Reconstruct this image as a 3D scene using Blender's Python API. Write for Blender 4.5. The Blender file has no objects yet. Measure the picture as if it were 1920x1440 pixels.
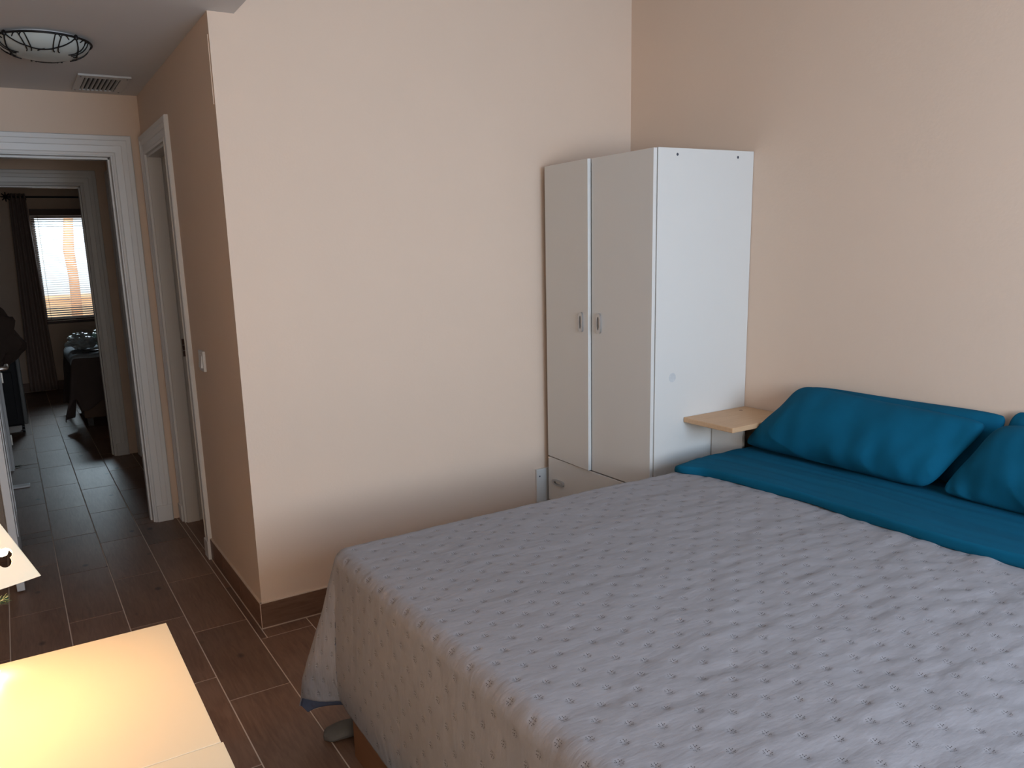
import bpy, bmesh, math, random
import numpy as np
from mathutils import Vector, Matrix
random.seed(7); np.random.seed(7)
S = bpy.context.scene
COL = S.collection
PI = math.pi

# ---------------------------------------------------------------- camera
CAM = Vector((-0.78525525, -3.24073485, 1.6))
cd = bpy.data.cameras.new('camera'); cam = bpy.data.objects.new('camera', cd); COL.objects.link(cam)
r_ = Vector((0.85873284, -0.51146699, -0.03129585)); u_ = Vector((0.12924935, 0.15709563, 0.97908915)); f_ = Vector((0.49585534, 0.84482097, -0.20100995))
M = Matrix((r_, u_, -f_)).transposed().to_4x4(); M.translation = CAM
cam.matrix_world = M
cd.sensor_fit = 'HORIZONTAL'; cd.sensor_width = 36.0
cd.lens = 1477.30 / 1920 * 36.0
cd.shift_x = (960 - 894.49) / 1920.0
cd.shift_y = (767.44 - 720) / 1920.0
cd.clip_start = 0.02; cd.clip_end = 200
S.camera = cam

# ---------------------------------------------------------------- world, lights, exposure
S.view_settings.view_transform = 'Standard'; S.view_settings.look = 'None'
S.view_settings.gamma = 1.0; S.view_settings.use_curve_mapping = False
S.view_settings.exposure = 0.0
w = bpy.data.worlds.new('world'); S.world = w; w.use_nodes = True
bg = w.node_tree.nodes['Background']; bg.inputs[0].default_value = (0.86, 0.92, 1.0, 1); bg.inputs[1].default_value = 2.4

def area(name, loc, target, sx, sy, power, color):
    l = bpy.data.lights.new(name, 'AREA'); l.shape = 'RECTANGLE'; l.size = sx; l.size_y = sy
    l.energy = power; l.color = color
    o = bpy.data.objects.new(name, l); COL.objects.link(o); o.location = loc
    o.rotation_euler = (Vector(target) - Vector(loc)).to_track_quat('-Z', 'Y').to_euler()
    return o
# daylight entering by the bedroom window behind the camera
area('window_daylight', (0.80, -4.50, 1.72), (0.95, -0.6, 0.55), 1.60, 1.00, 76, (0.51, 0.73, 1.0))
# added warm fill light at the same window, tilted up to brighten walls and doors
area('warm_fill', (-0.30, -4.50, 1.35), (0.75, 0.0, 1.95), 2.00, 0.65, 33, (1.0, 0.86, 0.72))
# daylight entering by the small window of the far room
area('far_window_daylight', (0.05, 9.6, 3.05), (-0.1, 5.4, 0.7), 1.6, 1.0, 420, (0.72, 0.86, 1.0))

# ---------------------------------------------------------------- materials
def mat(name, col, rough=0.6, metal=0.0, noise=0.0, nscale=8.0, bump=0.0, bscale=120.0, spec=0.5, alt=None, emit=None, estr=0.0, sheen=0.0, trans=0.0, stretch=None):
    m = bpy.data.materials.new(name); m.use_nodes = True
    nt = m.node_tree; N = nt.nodes; L = nt.links; b = N['Principled BSDF']
    b.inputs['Base Color'].default_value = (*col, 1); b.inputs['Roughness'].default_value = rough
    b.inputs['Metallic'].default_value = metal; b.inputs['Specular IOR Level'].default_value = spec
    if sheen: b.inputs['Sheen Weight'].default_value = sheen
    if trans: b.inputs['Transmission Weight'].default_value = trans
    tc = N.new('ShaderNodeTexCoord'); src = tc.outputs['Object']
    if stretch:
        mp = N.new('ShaderNodeMapping'); mp.inputs['Scale'].default_value = stretch; L.new(src, mp.inputs[0]); src = mp.outputs[0]
    if noise or alt:
        n = N.new('ShaderNodeTexNoise'); n.inputs['Scale'].default_value = nscale; n.inputs['Detail'].default_value = 4
        L.new(src, n.inputs['Vector'])
        mx = N.new('ShaderNodeMix'); mx.data_type = 'RGBA'
        c2 = alt if alt else tuple(c * (1 - noise) for c in col)
        mx.inputs[6].default_value = (*col, 1); mx.inputs[7].default_value = (*c2, 1)
        L.new(n.outputs['Fac'], mx.inputs[0]); L.new(mx.outputs[2], b.inputs['Base Color'])
    if bump:
        n2 = N.new('ShaderNodeTexNoise'); n2.inputs['Scale'].default_value = bscale; n2.inputs['Detail'].default_value = 3
        L.new(src, n2.inputs['Vector'])
        bp = N.new('ShaderNodeBump'); bp.inputs['Strength'].default_value = bump; bp.inputs['Distance'].default_value = 0.002
        L.new(n2.outputs['Fac'], bp.inputs['Height']); L.new(bp.outputs[0], b.inputs['Normal'])
    if emit:
        b.inputs['Emission Color'].default_value = (*emit, 1); b.inputs['Emission Strength'].default_value = estr
    return m

wall_m = mat('cream_paint', (0.735, 0.572, 0.452), 0.75, noise=0.05, nscale=3, bump=0.25, bscale=90, spec=0.25)
ceil_m = mat('ceiling_paint', (0.64, 0.62, 0.61), 0.85, noise=0.04, nscale=3, bump=0.15, bscale=60, spec=0.2)
wood_white = mat('white_lacquer', (0.72, 0.70, 0.68), 0.38, noise=0.03, nscale=5, bump=0.03, bscale=200)
door_in = mat('white_door_paint', (0.66, 0.62, 0.58), 0.42, noise=0.04, nscale=4, bump=0.04, bscale=150)
ward_m = mat('white_melamine', (0.66, 0.645, 0.615), 0.36, noise=0.02, nscale=6, bump=0.04, bscale=260)
grout_m = mat('beige_grout', (0.74, 0.59, 0.48), 0.85, noise=0.25, nscale=14, bump=0.3, bscale=200)
chrome_m = mat('satin_metal', (0.55, 0.56, 0.57), 0.28, metal=0.9, noise=0.05)
steel_m = mat('brushed_steel', (0.50, 0.47, 0.43), 0.35, metal=1.0, noise=0.05)
brass_m = mat('dark_bronze', (0.10, 0.06, 0.05), 0.4, metal=0.5, noise=0.1)
black_m = mat('black_plastic', (0.012, 0.012, 0.014), 0.4, noise=0.1)
iron_m = mat('wrought_iron', (0.018, 0.016, 0.016), 0.5, metal=0.6, noise=0.2)
screw_m = mat('dark_screw', (0.09, 0.10, 0.13), 0.5, metal=0.5, noise=0.1)
teal_m = mat('teal_cotton', (0.001, 0.084, 0.155), 0.9, noise=0.12, nscale=20, bump=0.2, bscale=700, spec=0.15)
pine_m = mat('pine_wood', (0.66, 0.43, 0.25), 0.5, alt=(0.52, 0.31, 0.17), nscale=9, stretch=(1.0, 9, 9), bump=0.05, bscale=40)
bedwood_m = mat('cherry_wood', (0.30, 0.135, 0.06), 0.45, alt=(0.20, 0.085, 0.04), nscale=7, stretch=(9, 1.0, 9), bump=0.05, bscale=40)
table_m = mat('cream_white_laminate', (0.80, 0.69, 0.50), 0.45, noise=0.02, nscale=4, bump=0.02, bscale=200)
mattress_m = mat('mattress_ticking', (0.5, 0.5, 0.52), 0.9, noise=0.1, nscale=30, bump=0.2)
curtain_m = mat('mauve_curtain_cloth', (0.34, 0.26, 0.23), 0.9, noise=0.15, nscale=12, bump=0.2, bscale=300)
blind_m = mat('dark_brown_blind', (0.09, 0.045, 0.035), 0.5, noise=0.15, nscale=10)
blanket_m = mat('dark_blanket_cloth', (0.10, 0.075, 0.07), 0.95, noise=0.2, nscale=12, bump=0.3, bscale=200)
blanket_top_m = mat('pale_blue_cloth', (0.30, 0.34, 0.38), 0.9, noise=0.15, nscale=15, bump=0.3, bscale=200)
case_m = mat('charcoal_suitcase_fabric', (0.022, 0.022, 0.026), 0.75, noise=0.2, nscale=20, bump=0.2)
case_trim_m = mat('grey_suitcase_trim', (0.20, 0.21, 0.21), 0.5, noise=0.1)
jacket_m = mat('brown_quilted_cloth', (0.10, 0.065, 0.05), 0.9, noise=0.3, nscale=6, bump=0.4, bscale=60)
bag_m = mat('silver_plastic_bag', (0.55, 0.62, 0.66), 0.28, alt=(0.25, 0.30, 0.33), nscale=14, bump=0.6, bscale=25)
bag2_m = mat('green_plastic_bag', (0.10, 0.28, 0.10), 0.3, alt=(0.5, 0.6, 0.55), nscale=18, bump=0.6, bscale=25)
paper_m = mat('white_paper', (0.75, 0.78, 0.80), 0.7, noise=0.05)
fir_m = mat('fir_needles', (0.008, 0.05, 0.018), 0.7, noise=0.3, nscale=40)
twig_m = mat('brown_twig', (0.08, 0.05, 0.03), 0.8, noise=0.3, nscale=30)
frost_m = mat('frosted_glass_bowl', (0.50, 0.54, 0.52), 0.35, noise=0.06, nscale=6)
shade_m = mat('cream_shade_card', (0.80, 0.70, 0.52), 0.6, noise=0.04, nscale=10, bump=0.08, bscale=150)
def translucent(m, k):
    nt = m.node_tree; N = nt.nodes; L = nt.links; b = N['Principled BSDF']; out = N['Material Output']
    t = N.new('ShaderNodeBsdfTranslucent'); t.inputs[0].default_value = (0.95, 0.80, 0.58, 1); mx = N.new('ShaderNodeMixShader'); mx.inputs[0].default_value = k
    L.new(b.outputs[0], mx.inputs[1]); L.new(t.outputs[0], mx.inputs[2]); L.new(mx.outputs[0], out.inputs[0])
translucent(shade_m, 0.10)
bulb_m = mat('lit_bulb', (1, 0.9, 0.7), 0.4, emit=(1.0, 0.80, 0.50), estr=25)
slip_m = mat('grey_slipper_felt', (0.15, 0.135, 0.12), 0.95, noise=0.2, nscale=30, bump=0.5, bscale=300)
liner_m = mat('blue_grey_lining', (0.085, 0.10, 0.16), 0.9, noise=0.1, nscale=20)
orange_m = mat('terracotta_render', (0.80, 0.50, 0.29), 0.8, noise=0.15, nscale=3, bump=0.3, bscale=20)
outwall_m = mat('white_render', (0.85, 0.86, 0.88), 0.8, noise=0.06, nscale=2, bump=0.2)
ground_m = mat('outside_paving', (0.5, 0.47, 0.43), 0.85, noise=0.2, nscale=3)
vent_m = mat('grey_white_vent_metal', (0.50, 0.49, 0.48), 0.4, noise=0.05)
duct_shade_m = mat('painted_duct_shade', (0.02, 0.018, 0.017), 0.9, noise=0.2)
ceramic_m = mat('white_ceramic', (0.75, 0.72, 0.66), 0.25, noise=0.03)
def pane_glass():
    m = bpy.data.materials.new('window_glass'); m.use_nodes = True; N = m.node_tree.nodes; L = m.node_tree.links
    N.remove(N['Principled BSDF']); t = N.new('ShaderNodeBsdfTransparent'); t.inputs[0].default_value = (0.93, 0.96, 0.95, 1)
    g = N.new('ShaderNodeBsdfGlossy'); g.inputs['Roughness'].default_value = 0.02; f = N.new('ShaderNodeFresnel'); mx = N.new('ShaderNodeMixShader')
    L.new(f.outputs[0], mx.inputs[0]); L.new(t.outputs[0], mx.inputs[1]); L.new(g.outputs[0], mx.inputs[2]); L.new(mx.outputs[0], N['Material Output'].inputs[0]); return m
glass_m = pane_glass()

def tile_material(name, swz=None):
    m = bpy.data.materials.new(name); m.use_nodes = True
    nt = m.node_tree; N = nt.nodes; L = nt.links; b = N['Principled BSDF']
    tc = N.new('ShaderNodeTexCoord'); oi = N.new('ShaderNodeObjectInfo')
    mul = N.new('ShaderNodeVectorMath'); mul.operation = 'MULTIPLY_ADD'
    cmb = N.new('ShaderNodeCombineXYZ')
    for i, k in enumerate((37.0, 91.0, 53.0)):
        q = N.new('ShaderNodeMath'); q.operation = 'MULTIPLY'; q.inputs[1].default_value = k
        L.new(oi.outputs['Random'], q.inputs[0]); L.new(q.outputs[0], cmb.inputs[i])
    mul.inputs[1].default_value = (1, 1, 1)
    if swz:       # upright pieces: grain follows their length
        sp = N.new('ShaderNodeSeparateXYZ'); cb = N.new('ShaderNodeCombineXYZ'); L.new(tc.outputs['Object'], sp.inputs[0])
        L.new(sp.outputs['Z'], cb.inputs[0]); L.new(sp.outputs[swz], cb.inputs[1]); L.new(cb.outputs[0], mul.inputs[0])
    else: L.new(tc.outputs['Object'], mul.inputs[0])
    L.new(cmb.outputs[0], mul.inputs[2])
    src = mul.outputs[0]
    def noise(scale, sx, sy, det=4, dist=0.0):
        mp = N.new('ShaderNodeMapping'); mp.inputs['Scale'].default_value = (sx, sy, 1); L.new(src, mp.inputs[0])
        n = N.new('ShaderNodeTexNoise'); n.inputs['Scale'].default_value = scale; n.inputs['Detail'].default_value = det
        n.inputs['Distortion'].default_value = dist
        L.new(mp.outputs[0], n.inputs['Vector']); return n.outputs['Fac']
    grain = noise(5.0, 9.0, 1.0, 6, 1.5); fine = noise(40.0, 3.5, 0.25, 3, 0.4); broad = noise(4.0, 1.4, 0.8, 3)
    cr = N.new('ShaderNodeValToRGB')
    cr.color_ramp.elements[0].position = 0.30; cr.color_ramp.elements[0].color = (0.125, 0.060, 0.037, 1)
    cr.color_ramp.elements[1].position = 0.72; cr.color_ramp.elements[1].color = (0.255, 0.148, 0.098, 1)
    add = N.new('ShaderNodeMath'); add.operation = 'MULTIPLY_ADD'; add.inputs[1].default_value = 0.45
    ad2 = N.new('ShaderNodeMath'); ad2.operation = 'MULTIPLY_ADD'; ad2.inputs[1].default_value = 0.2
    ad3 = N.new('ShaderNodeMath'); ad3.operation = 'MULTIPLY'; ad3.inputs[1].default_value = 0.35
    L.new(broad, ad3.inputs[0]); L.new(fine, ad2.inputs[0]); L.new(ad3.outputs[0], ad2.inputs[2])
    L.new(grain, add.inputs[0]); L.new(ad2.outputs[0], add.inputs[2]); L.new(add.outputs[0], cr.inputs[0])
    # knots
    kn = N.new('ShaderNodeTexVoronoi'); kn.inputs['Scale'].default_value = 5.5; kn.inputs['Randomness'].default_value = 1.0
    mpk = N.new('ShaderNodeMapping'); mpk.inputs['Scale'].default_value = (1.0, 0.7, 1); L.new(src, mpk.inputs[0]); L.new(mpk.outputs[0], kn.inputs['Vector'])
    kr = N.new('ShaderNodeMapRange'); kr.inputs[1].default_value = 0.05; kr.inputs[2].default_value = 0.11; kr.inputs[3].default_value = 0.35; kr.inputs[4].default_value = 1.0
    L.new(kn.outputs['Distance'], kr.inputs[0])
    sh = N.new('ShaderNodeMapRange'); sh.inputs[3].default_value = 0.82; sh.inputs[4].default_value = 1.18
    L.new(oi.outputs['Random'], sh.inputs[0])
    m1 = N.new('ShaderNodeMath'); m1.operation = 'MULTIPLY'; L.new(kr.outputs[0], m1.inputs[0]); L.new(sh.outputs[0], m1.inputs[1])
    vm = N.new('ShaderNodeVectorMath'); vm.operation = 'SCALE'; L.new(cr.outputs[0], vm.inputs[0]); L.new(m1.outputs[0], vm.inputs['Scale'])
    L.new(vm.outputs[0], b.inputs['Base Color'])
    b.inputs['Roughness'].default_value = 0.42; b.inputs['Specular IOR Level'].default_value = 0.4
    bp = N.new('ShaderNodeBump'); bp.inputs['Strength'].default_value = 0.25; bp.inputs['Distance'].default_value = 0.001
    L.new(fine, bp.inputs['Height']); L.new(bp.outputs[0], b.inputs['Normal'])
    return m
tile_m = tile_material('wood_look_tile'); tile_bx = tile_material('wood_look_tile_x', 'X'); tile_by = tile_material('wood_look_tile_y', 'Y')

def coverlet_material():
    m = bpy.data.materials.new('grey_quilted_cotton'); m.use_nodes = True
    nt = m.node_tree; N = nt.nodes; L = nt.links; b = N['Principled BSDF']
    uv = N.new('ShaderNodeUVMap'); uv.uv_map = 'flat'
    def mth(op, a, bb=None, c=None):
        n = N.new('ShaderNodeMath'); n.operation = op
        for i, x in enumerate((a, bb, c)):
            if x is None: continue
            if isinstance(x, (int, float)): n.inputs[i].default_value = x
            else: L.new(x, n.inputs[i])
        return n.outputs[0]
    sep = N.new('ShaderNodeSeparateXYZ'); L.new(uv.outputs[0], sep.inputs[0])
    def motif(ox, oy):
        # distance to the nearest lattice point, in metres (fold each axis)
        x = mth('ABSOLUTE', mth('SUBTRACT', mth('PINGPONG', mth('ADD', sep.outputs[0], ox + 9.6), 0.048), 0.0))
        y = mth('ABSOLUTE', mth('SUBTRACT', mth('PINGPONG', mth('ADD', sep.outputs[1], oy + 8.3), 0.0415), 0.0))
        # small square outline with crossing stitches
        mx = mth('MAXIMUM', x, y); mn = mth('MINIMUM', x, y)
        ring = mth('MULTIPLY', mth('LESS_THAN', mth('ABSOLUTE', mth('SUBTRACT', mn, 0.0034)), 0.0009), mth('LESS_THAN', mx, 0.0085))
        gap = mth('GREATER_THAN', mth('ABSOLUTE', mth('SUBTRACT', mx, 0.0055)), 0.0007)
        return mth('MULTIPLY', ring, gap)
    st = mth('MAXIMUM', motif(0, 0), motif(0.048, 0.0415))
    n = N.new('ShaderNodeTexNoise'); n.inputs['Scale'].default_value = 14; n.inputs['Detail'].default_value = 4; L.new(uv.outputs[0], n.inputs['Vector'])
    mx = N.new('ShaderNodeMix'); mx.data_type = 'RGBA'; mx.inputs[6].default_value = (0.275, 0.258, 0.268, 1); mx.inputs[7].default_value = (0.222, 0.208, 0.220, 1)
    L.new(n.outputs['Fac'], mx.inputs[0])
    m2 = N.new('ShaderNodeMix'); m2.data_type = 'RGBA'; m2.inputs[7].default_value = (0.055, 0.045, 0.045, 1)
    L.new(st, m2.inputs[0]); L.new(mx.outputs[2], m2.inputs[6]); L.new(m2.outputs[2], b.inputs['Base Color'])
    b.inputs['Roughness'].default_value = 0.8; b.inputs['Sheen Weight'].default_value = 0.1; b.inputs['Specular IOR Level'].default_value = 0.3
    mp = N.new('ShaderNodeMapping'); mp.inputs['Scale'].default_value = (30, 90, 1); mp.inputs['Rotation'].default_value = (0, 0, 0.3); L.new(uv.outputs[0], mp.inputs[0])
    n2 = N.new('ShaderNodeTexNoise'); n2.inputs['Scale'].default_value = 1.0; n2.inputs['Detail'].default_value = 5; L.new(mp.outputs[0], n2.inputs['Vector'])
    bp = N.new('ShaderNodeBump'); bp.inputs['Strength'].default_value = 0.5; bp.inputs['Distance'].default_value = 0.003
    L.new(n2.outputs['Fac'], bp.inputs['Height']); L.new(bp.outputs[0], b.inputs['Normal'])
    return m
cover_m = coverlet_material()

# ---------------------------------------------------------------- helpers
def tag(o, label=None, cat=None, group=None, kind=None):
    if label: o['label'] = label
    if cat: o['category'] = cat
    if group: o['group'] = group
    if kind: o['kind'] = kind
    return o
def empty(name, loc, rz=0.0):
    o = bpy.data.objects.new(name, None); COL.objects.link(o); o.location = loc; o.rotation_euler = (0, 0, rz)
    o.empty_display_size = 0.05
    return o

class MB:
    def __init__(s): s.bm = bmesh.new()
    def _new(s, f):
        n0 = len(s.bm.verts); f(); s.bm.verts.ensure_lookup_table(); return list(s.bm.verts)[n0:]
    def box(s, x0, x1, y0, y1, z0, z1, bev=0.0, seg=2, M=None):
        b2 = bmesh.new(); bmesh.ops.create_cube(b2, size=1.0)
        for v in b2.verts: v.co = Vector(((x0+x1)/2 + v.co.x*(x1-x0), (y0+y1)/2 + v.co.y*(y1-y0), (z0+z1)/2 + v.co.z*(z1-z0)))
        if bev: bmesh.ops.bevel(b2, geom=b2.edges[:], offset=bev, segments=seg, profile=0.5, affect='EDGES')
        if M is not None: bmesh.ops.transform(b2, matrix=M, verts=b2.verts[:])
        s.add(b2); return s
    def add(s, b2):
        me = bpy.data.meshes.new('t'); b2.to_mesh(me); b2.free(); s.bm.from_mesh(me); bpy.data.meshes.remove(me)
    def tube(s, pts, r, seg=8, closed=False):
        pts = [Vector(p) for p in pts]; n = len(pts); rings = []
        rr = r if isinstance(r, (list, tuple)) else [r]*n
        ref = None
        for i, p in enumerate(pts):
            if closed: t = (pts[(i+1) % n] - pts[i-1]).normalized()
            else: t = (pts[min(i+1, n-1)] - pts[max(i-1, 0)]).normalized()
            if ref is None: ref = Vector((0, 0, 1)) if abs(t.z) < 0.9 else Vector((1, 0, 0))
            a = t.cross(ref).normalized(); b = a.cross(t).normalized(); ref = b if b.length > 0.5 else ref
            rings.append([s.bm.verts.new(p + (a*math.cos(2*PI*k/seg) + b*math.sin(2*PI*k/seg))*rr[i]) for k in range(seg)])
        for i in range(n if closed else n-1):
            A = rings[i]; B = rings[(i+1) % n]
            for k in range(seg): s.bm.faces.new((A[k], A[(k+1) % seg], B[(k+1) % seg], B[k]))
        if not closed:
            s.bm.faces.new(rings[0]); s.bm.faces.new(rings[-1][::-1])
        return s
    def lathe(s, prof, c, seg=32, axis='Z', arc=2*PI):
        rings = []
        for (r, h) in prof:
            ring = []
            for k in range(seg):
                a = arc*k/seg
                if axis == 'Z': p = (c[0] + r*math.cos(a), c[1] + r*math.sin(a), c[2] + h)
                elif axis == 'Y': p = (c[0] + r*math.cos(a), c[1] + h, c[2] + r*math.sin(a))
                else: p = (c[0] + h, c[1] + r*math.cos(a), c[2] + r*math.sin(a))
                ring.append(s.bm.verts.new(p))
            rings.append(ring)
        for A, B in zip(rings, rings[1:]):
            for k in range(seg): s.bm.faces.new((A[k], A[(k+1) % seg], B[(k+1) % seg], B[k]))
        s.bm.faces.new(rings[0]); s.bm.faces.new(rings[-1][::-1])
        return s
    def prism(s, quad_a, quad_b):
        a = [s.bm.verts.new(p) for p in quad_a]; b = [s.bm.verts.new(p) for p in quad_b]; n = len(a)
        s.bm.faces.new(a); s.bm.faces.new(b[::-1])
        for k in range(n): s.bm.faces.new((a[k], b[k], b[(k+1) % n], a[(k+1) % n]))
        return s
    def build(s, name, m, parent=None, origin=None, smooth=False, label=None, kind=None, rot=None):
        bmesh.ops.remove_doubles(s.bm, verts=s.bm.verts[:], dist=1e-6)
        bmesh.ops.recalc_face_normals(s.bm, faces=s.bm.faces[:])
        if origin is None: origin = parent.location.copy() if parent else Vector((0, 0, 0))
        origin = Vector(origin)
        for v in s.bm.verts: v.co -= origin
        me = bpy.data.meshes.new(name); s.bm.to_mesh(me); s.bm.free()
        if smooth:
            for p in me.polygons: p.use_smooth = True
            try: me.set_sharp_from_angle(angle=math.radians(40))
            except Exception: pass
        me.materials.append(m)
        o = bpy.data.objects.new(name, me); COL.objects.link(o)
        wl = Vector((0, 0, 0)); q = parent
        while q: wl += q.location; q = q.parent
        o.location = origin - wl
        if parent: o.parent = parent
        if label: o['label'] = label
        if kind: o['kind'] = kind
        return o

def copy_tree(o, parent=None):
    c = o.copy(); COL.objects.link(c)
    if parent: c.parent = parent
    for ch in list(o.children): copy_tree(ch, c)
    return c

# ---------------------------------------------------------------- the room shell
BW = 2.085          # right wall
ZC = 2.50           # low ceiling
ZB = 2.80           # bedroom ceiling
def wall(name, axis, c0, c1, a0, a1, z1, openings=(), m=wall_m, z0=-0.02):
    """slab between c0..c1 on `axis`, a0..a1 along the other; openings = (u0,u1,z0,z1)"""
    mb = MB(); xs = a0
    def put(u0, u1, za, zb):
        if u1-u0 < 1e-4 or zb-za < 1e-4: return
        if axis == 'X': mb.box(c0, c1, u0, u1, za, zb)
        else: mb.box(u0, u1, c0, c1, za, zb)
    for (u0, u1, oz0, oz1) in sorted(openings):
        put(xs, u0, z0, z1); put(u0, u1, z0, oz0); put(u0, u1, oz1, z1); xs = u1
    put(xs, a1, z0, z1)
    mb2 = mb
    o = mb2.build(name, m); o['kind'] = 'structure'; return o

DX0, DX1, DZ = -0.925, -0.155, 2.185   # rough opening of both hallway doors
wall('wall_back', 'Y', 0.0, 0.12, 0.0, 2.20, ZB)
wall('wall_right', 'X', BW, BW + 0.12, -4.6, 0.0, ZB)
wall('wall_front', 'Y', -4.72, -4.60, -1.72, 2.20, ZB, [(-1.50, 1.70, 1.0, 2.25)])
wall('wall_left', 'X', -1.82, -1.70, -4.6, 8.1, ZB)
wall('wall_hallway', 'X', 0.0, 0.12, 0.12, 1.91, ZB, [(1.04, 1.68, -0.02, DZ)])
wall('wall_hallway_end', 'Y', 1.79, 1.91, -1.70, 0.0, ZC, [(DX0, DX1, -0.02, DZ)])
wall('wall_corridor_right', 'X', 0.02, 0.14, 1.91, 3.77, ZC)
wall('wall_corridor_end', 'Y', 3.77, 3.89, -1.70, 2.0, ZC, [(DX0, DX1, -0.02, DZ)])
wall('wall_far', 'Y', 8.0, 8.12, -1.70, 2.0, ZC, [(-0.40, 0.50, 0.86, 2.16)])
wall('wall_far_right', 'X', 1.9, 2.02, 3.89, 8.0, ZC)
# closet behind the side door
wall('wall_closet_back', 'X', 1.10, 1.16, 0.12, 1.91, ZC)
wall('wall_closet_end', 'Y', 1.91, 1.97, 0.14, 1.16, ZC)
mb = MB(); mb.box(-1.82, 0.10, -4.72, 0.0, ZC, ZC + 0.06); mb.box(-1.82, 2.02, 0.0001, 8.12, ZC, ZC + 0.06)
mb.box(0.08, 0.10, -4.72, 0.0, ZC + 0.06, ZB)
mb.build('ceiling_low', ceil_m, kind='structure').name = 'ceiling'
mb = MB(); mb.box(0.08, 2.21, -4.72, 0.12, ZB, ZB + 0.06); mb.build('ceiling', ceil_m, kind='structure')

# ---------------------------------------------------------------- floor: slab + individual wood-look tiles
mb = MB(); mb.box(-1.82, 2.21, -4.72, 8.12, -0.10, -0.0018)
floor = mb.build('floor', grout_m, kind='structure')
G0, TW, TL, GAP = -0.9589, 0.2294, 0.6285, 0.0044
offs = {0: 0.7588, 1: 0.5461, 2: 0.953 - TL, 3: 0.7554 - TL, 4: -0.0969, 5: 0.33}
mesh_cache = {}
def tile_mesh(wd, ln):
    k = (round(wd, 4), round(ln, 4))
    if k in mesh_cache: return mesh_cache[k]
    b = bmesh.new(); bmesh.ops.create_cube(b, size=1.0)
    for v in b.verts: v.co = Vector((v.co.x*wd, v.co.y*ln, v.co.z*0.009 - 0.0045))
    top = [e for e in b.edges if all(v.co.z > -0.001 for v in e.verts)]
    bmesh.ops.bevel(b, geom=top, offset=min(0.0012, wd/6), segments=1, affect='EDGES')
    me = bpy.data.meshes.new('tile'); b.to_mesh(me); b.free(); me.materials.append(tile_m)
    mesh_cache[k] = me; return me
def regions(x0, x1, y0, y1):
    """clip a tile against the parts of the plan that have floor; returns rectangles"""
    out = []
    for (a, b, c, d) in ((-1.70, -0.012, -4.6, 1.79), (-0.012, 2.085, -4.6, -0.012), (DX0 + .02, DX1 - .02, 1.79, 1.91),
                         (-1.70, 0.02, 1.91, 3.77), (DX0 + .02, DX1 - .02, 3.77, 3.89), (-1.70, 1.9, 3.89, 8.0), (-0.012, 1.1, 1.06, 1.66)):
        X0, X1, Y0, Y1 = max(x0, a), min(x1, b), max(y0, c), min(y1, d)
        if X1 - X0 > 0.008 and Y1 - Y0 > 0.008: out.append((X0, X1, Y0, Y1))
    # merge rectangles that continue each other along Y or X
    ch = True
    while ch:
        ch = False
        for i in range(len(out)):
            for j in range(len(out)):
                if i == j: continue
                A, B = out[i], out[j]
                if abs(A[0]-B[0]) < 1e-4 and abs(A[1]-B[1]) < 1e-4 and abs(A[3]-B[2]) < 1e-4:
                    out[i] = (A[0], A[1], A[2], B[3]); out.pop(j); ch = True; break
                if abs(A[2]-B[2]) < 1e-4 and abs(A[3]-B[3]) < 1e-4 and abs(A[1]-B[0]) < 1e-4:
                    out[i] = (A[0], B[1], A[2], A[3]); out.pop(j); ch = True; break
            if ch: break
    return out
cells = []
for k in range(-4, 14):
    x0 = G0 + k*TW; off = offs[k % 3 if k not in offs else k]
    if k not in offs: off = {0: 0.7588, 1: 0.5461, 2: 0.953}[k % 3]
    j0 = int(math.floor((-4.8 - off)/TL)); j1 = int(math.ceil((8.2 - off)/TL))
    for j in range(j0, j1):
        y0 = off + j*TL
        for R in regions(x0, x0 + TW, y0, y0 + TL):
            cx, cy = (R[0]+R[1])/2, (R[2]+R[3])/2
            vis = (cy > -3.3 and cx < 0.35 and not (cy < -0.9 and cx > 0.1)) and not (cy > 3.9 and cx > 0.6) and cy > -2.6
            cells.append((math.hypot(cx - CAM.x, cy - CAM.y), vis, R))
cells.sort(key=lambda c: (not c[1], c[0]))
stuff = MB()
for i, (d, vis, R) in enumerate(cells):
    wd, ln = R[1]-R[0]-GAP, R[3]-R[2]-GAP
    if wd < 0.004 or ln < 0.004: continue
    cx, cy = (R[0]+R[1])/2, (R[2]+R[3])/2
    if i < 290 and vis:
        t = bpy.data.objects.new('tile', tile_mesh(wd, ln)); COL.objects.link(t)
        t.location = (cx, cy, 0.0); t.parent = floor
    else:
        stuff.box(R[0]+GAP/2, R[1]-GAP/2, R[2]+GAP/2, R[3]-GAP/2, -0.009, 0.0)
stuff.build('floor_tiles', tile_m, parent=floor, kind='stuff')

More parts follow.
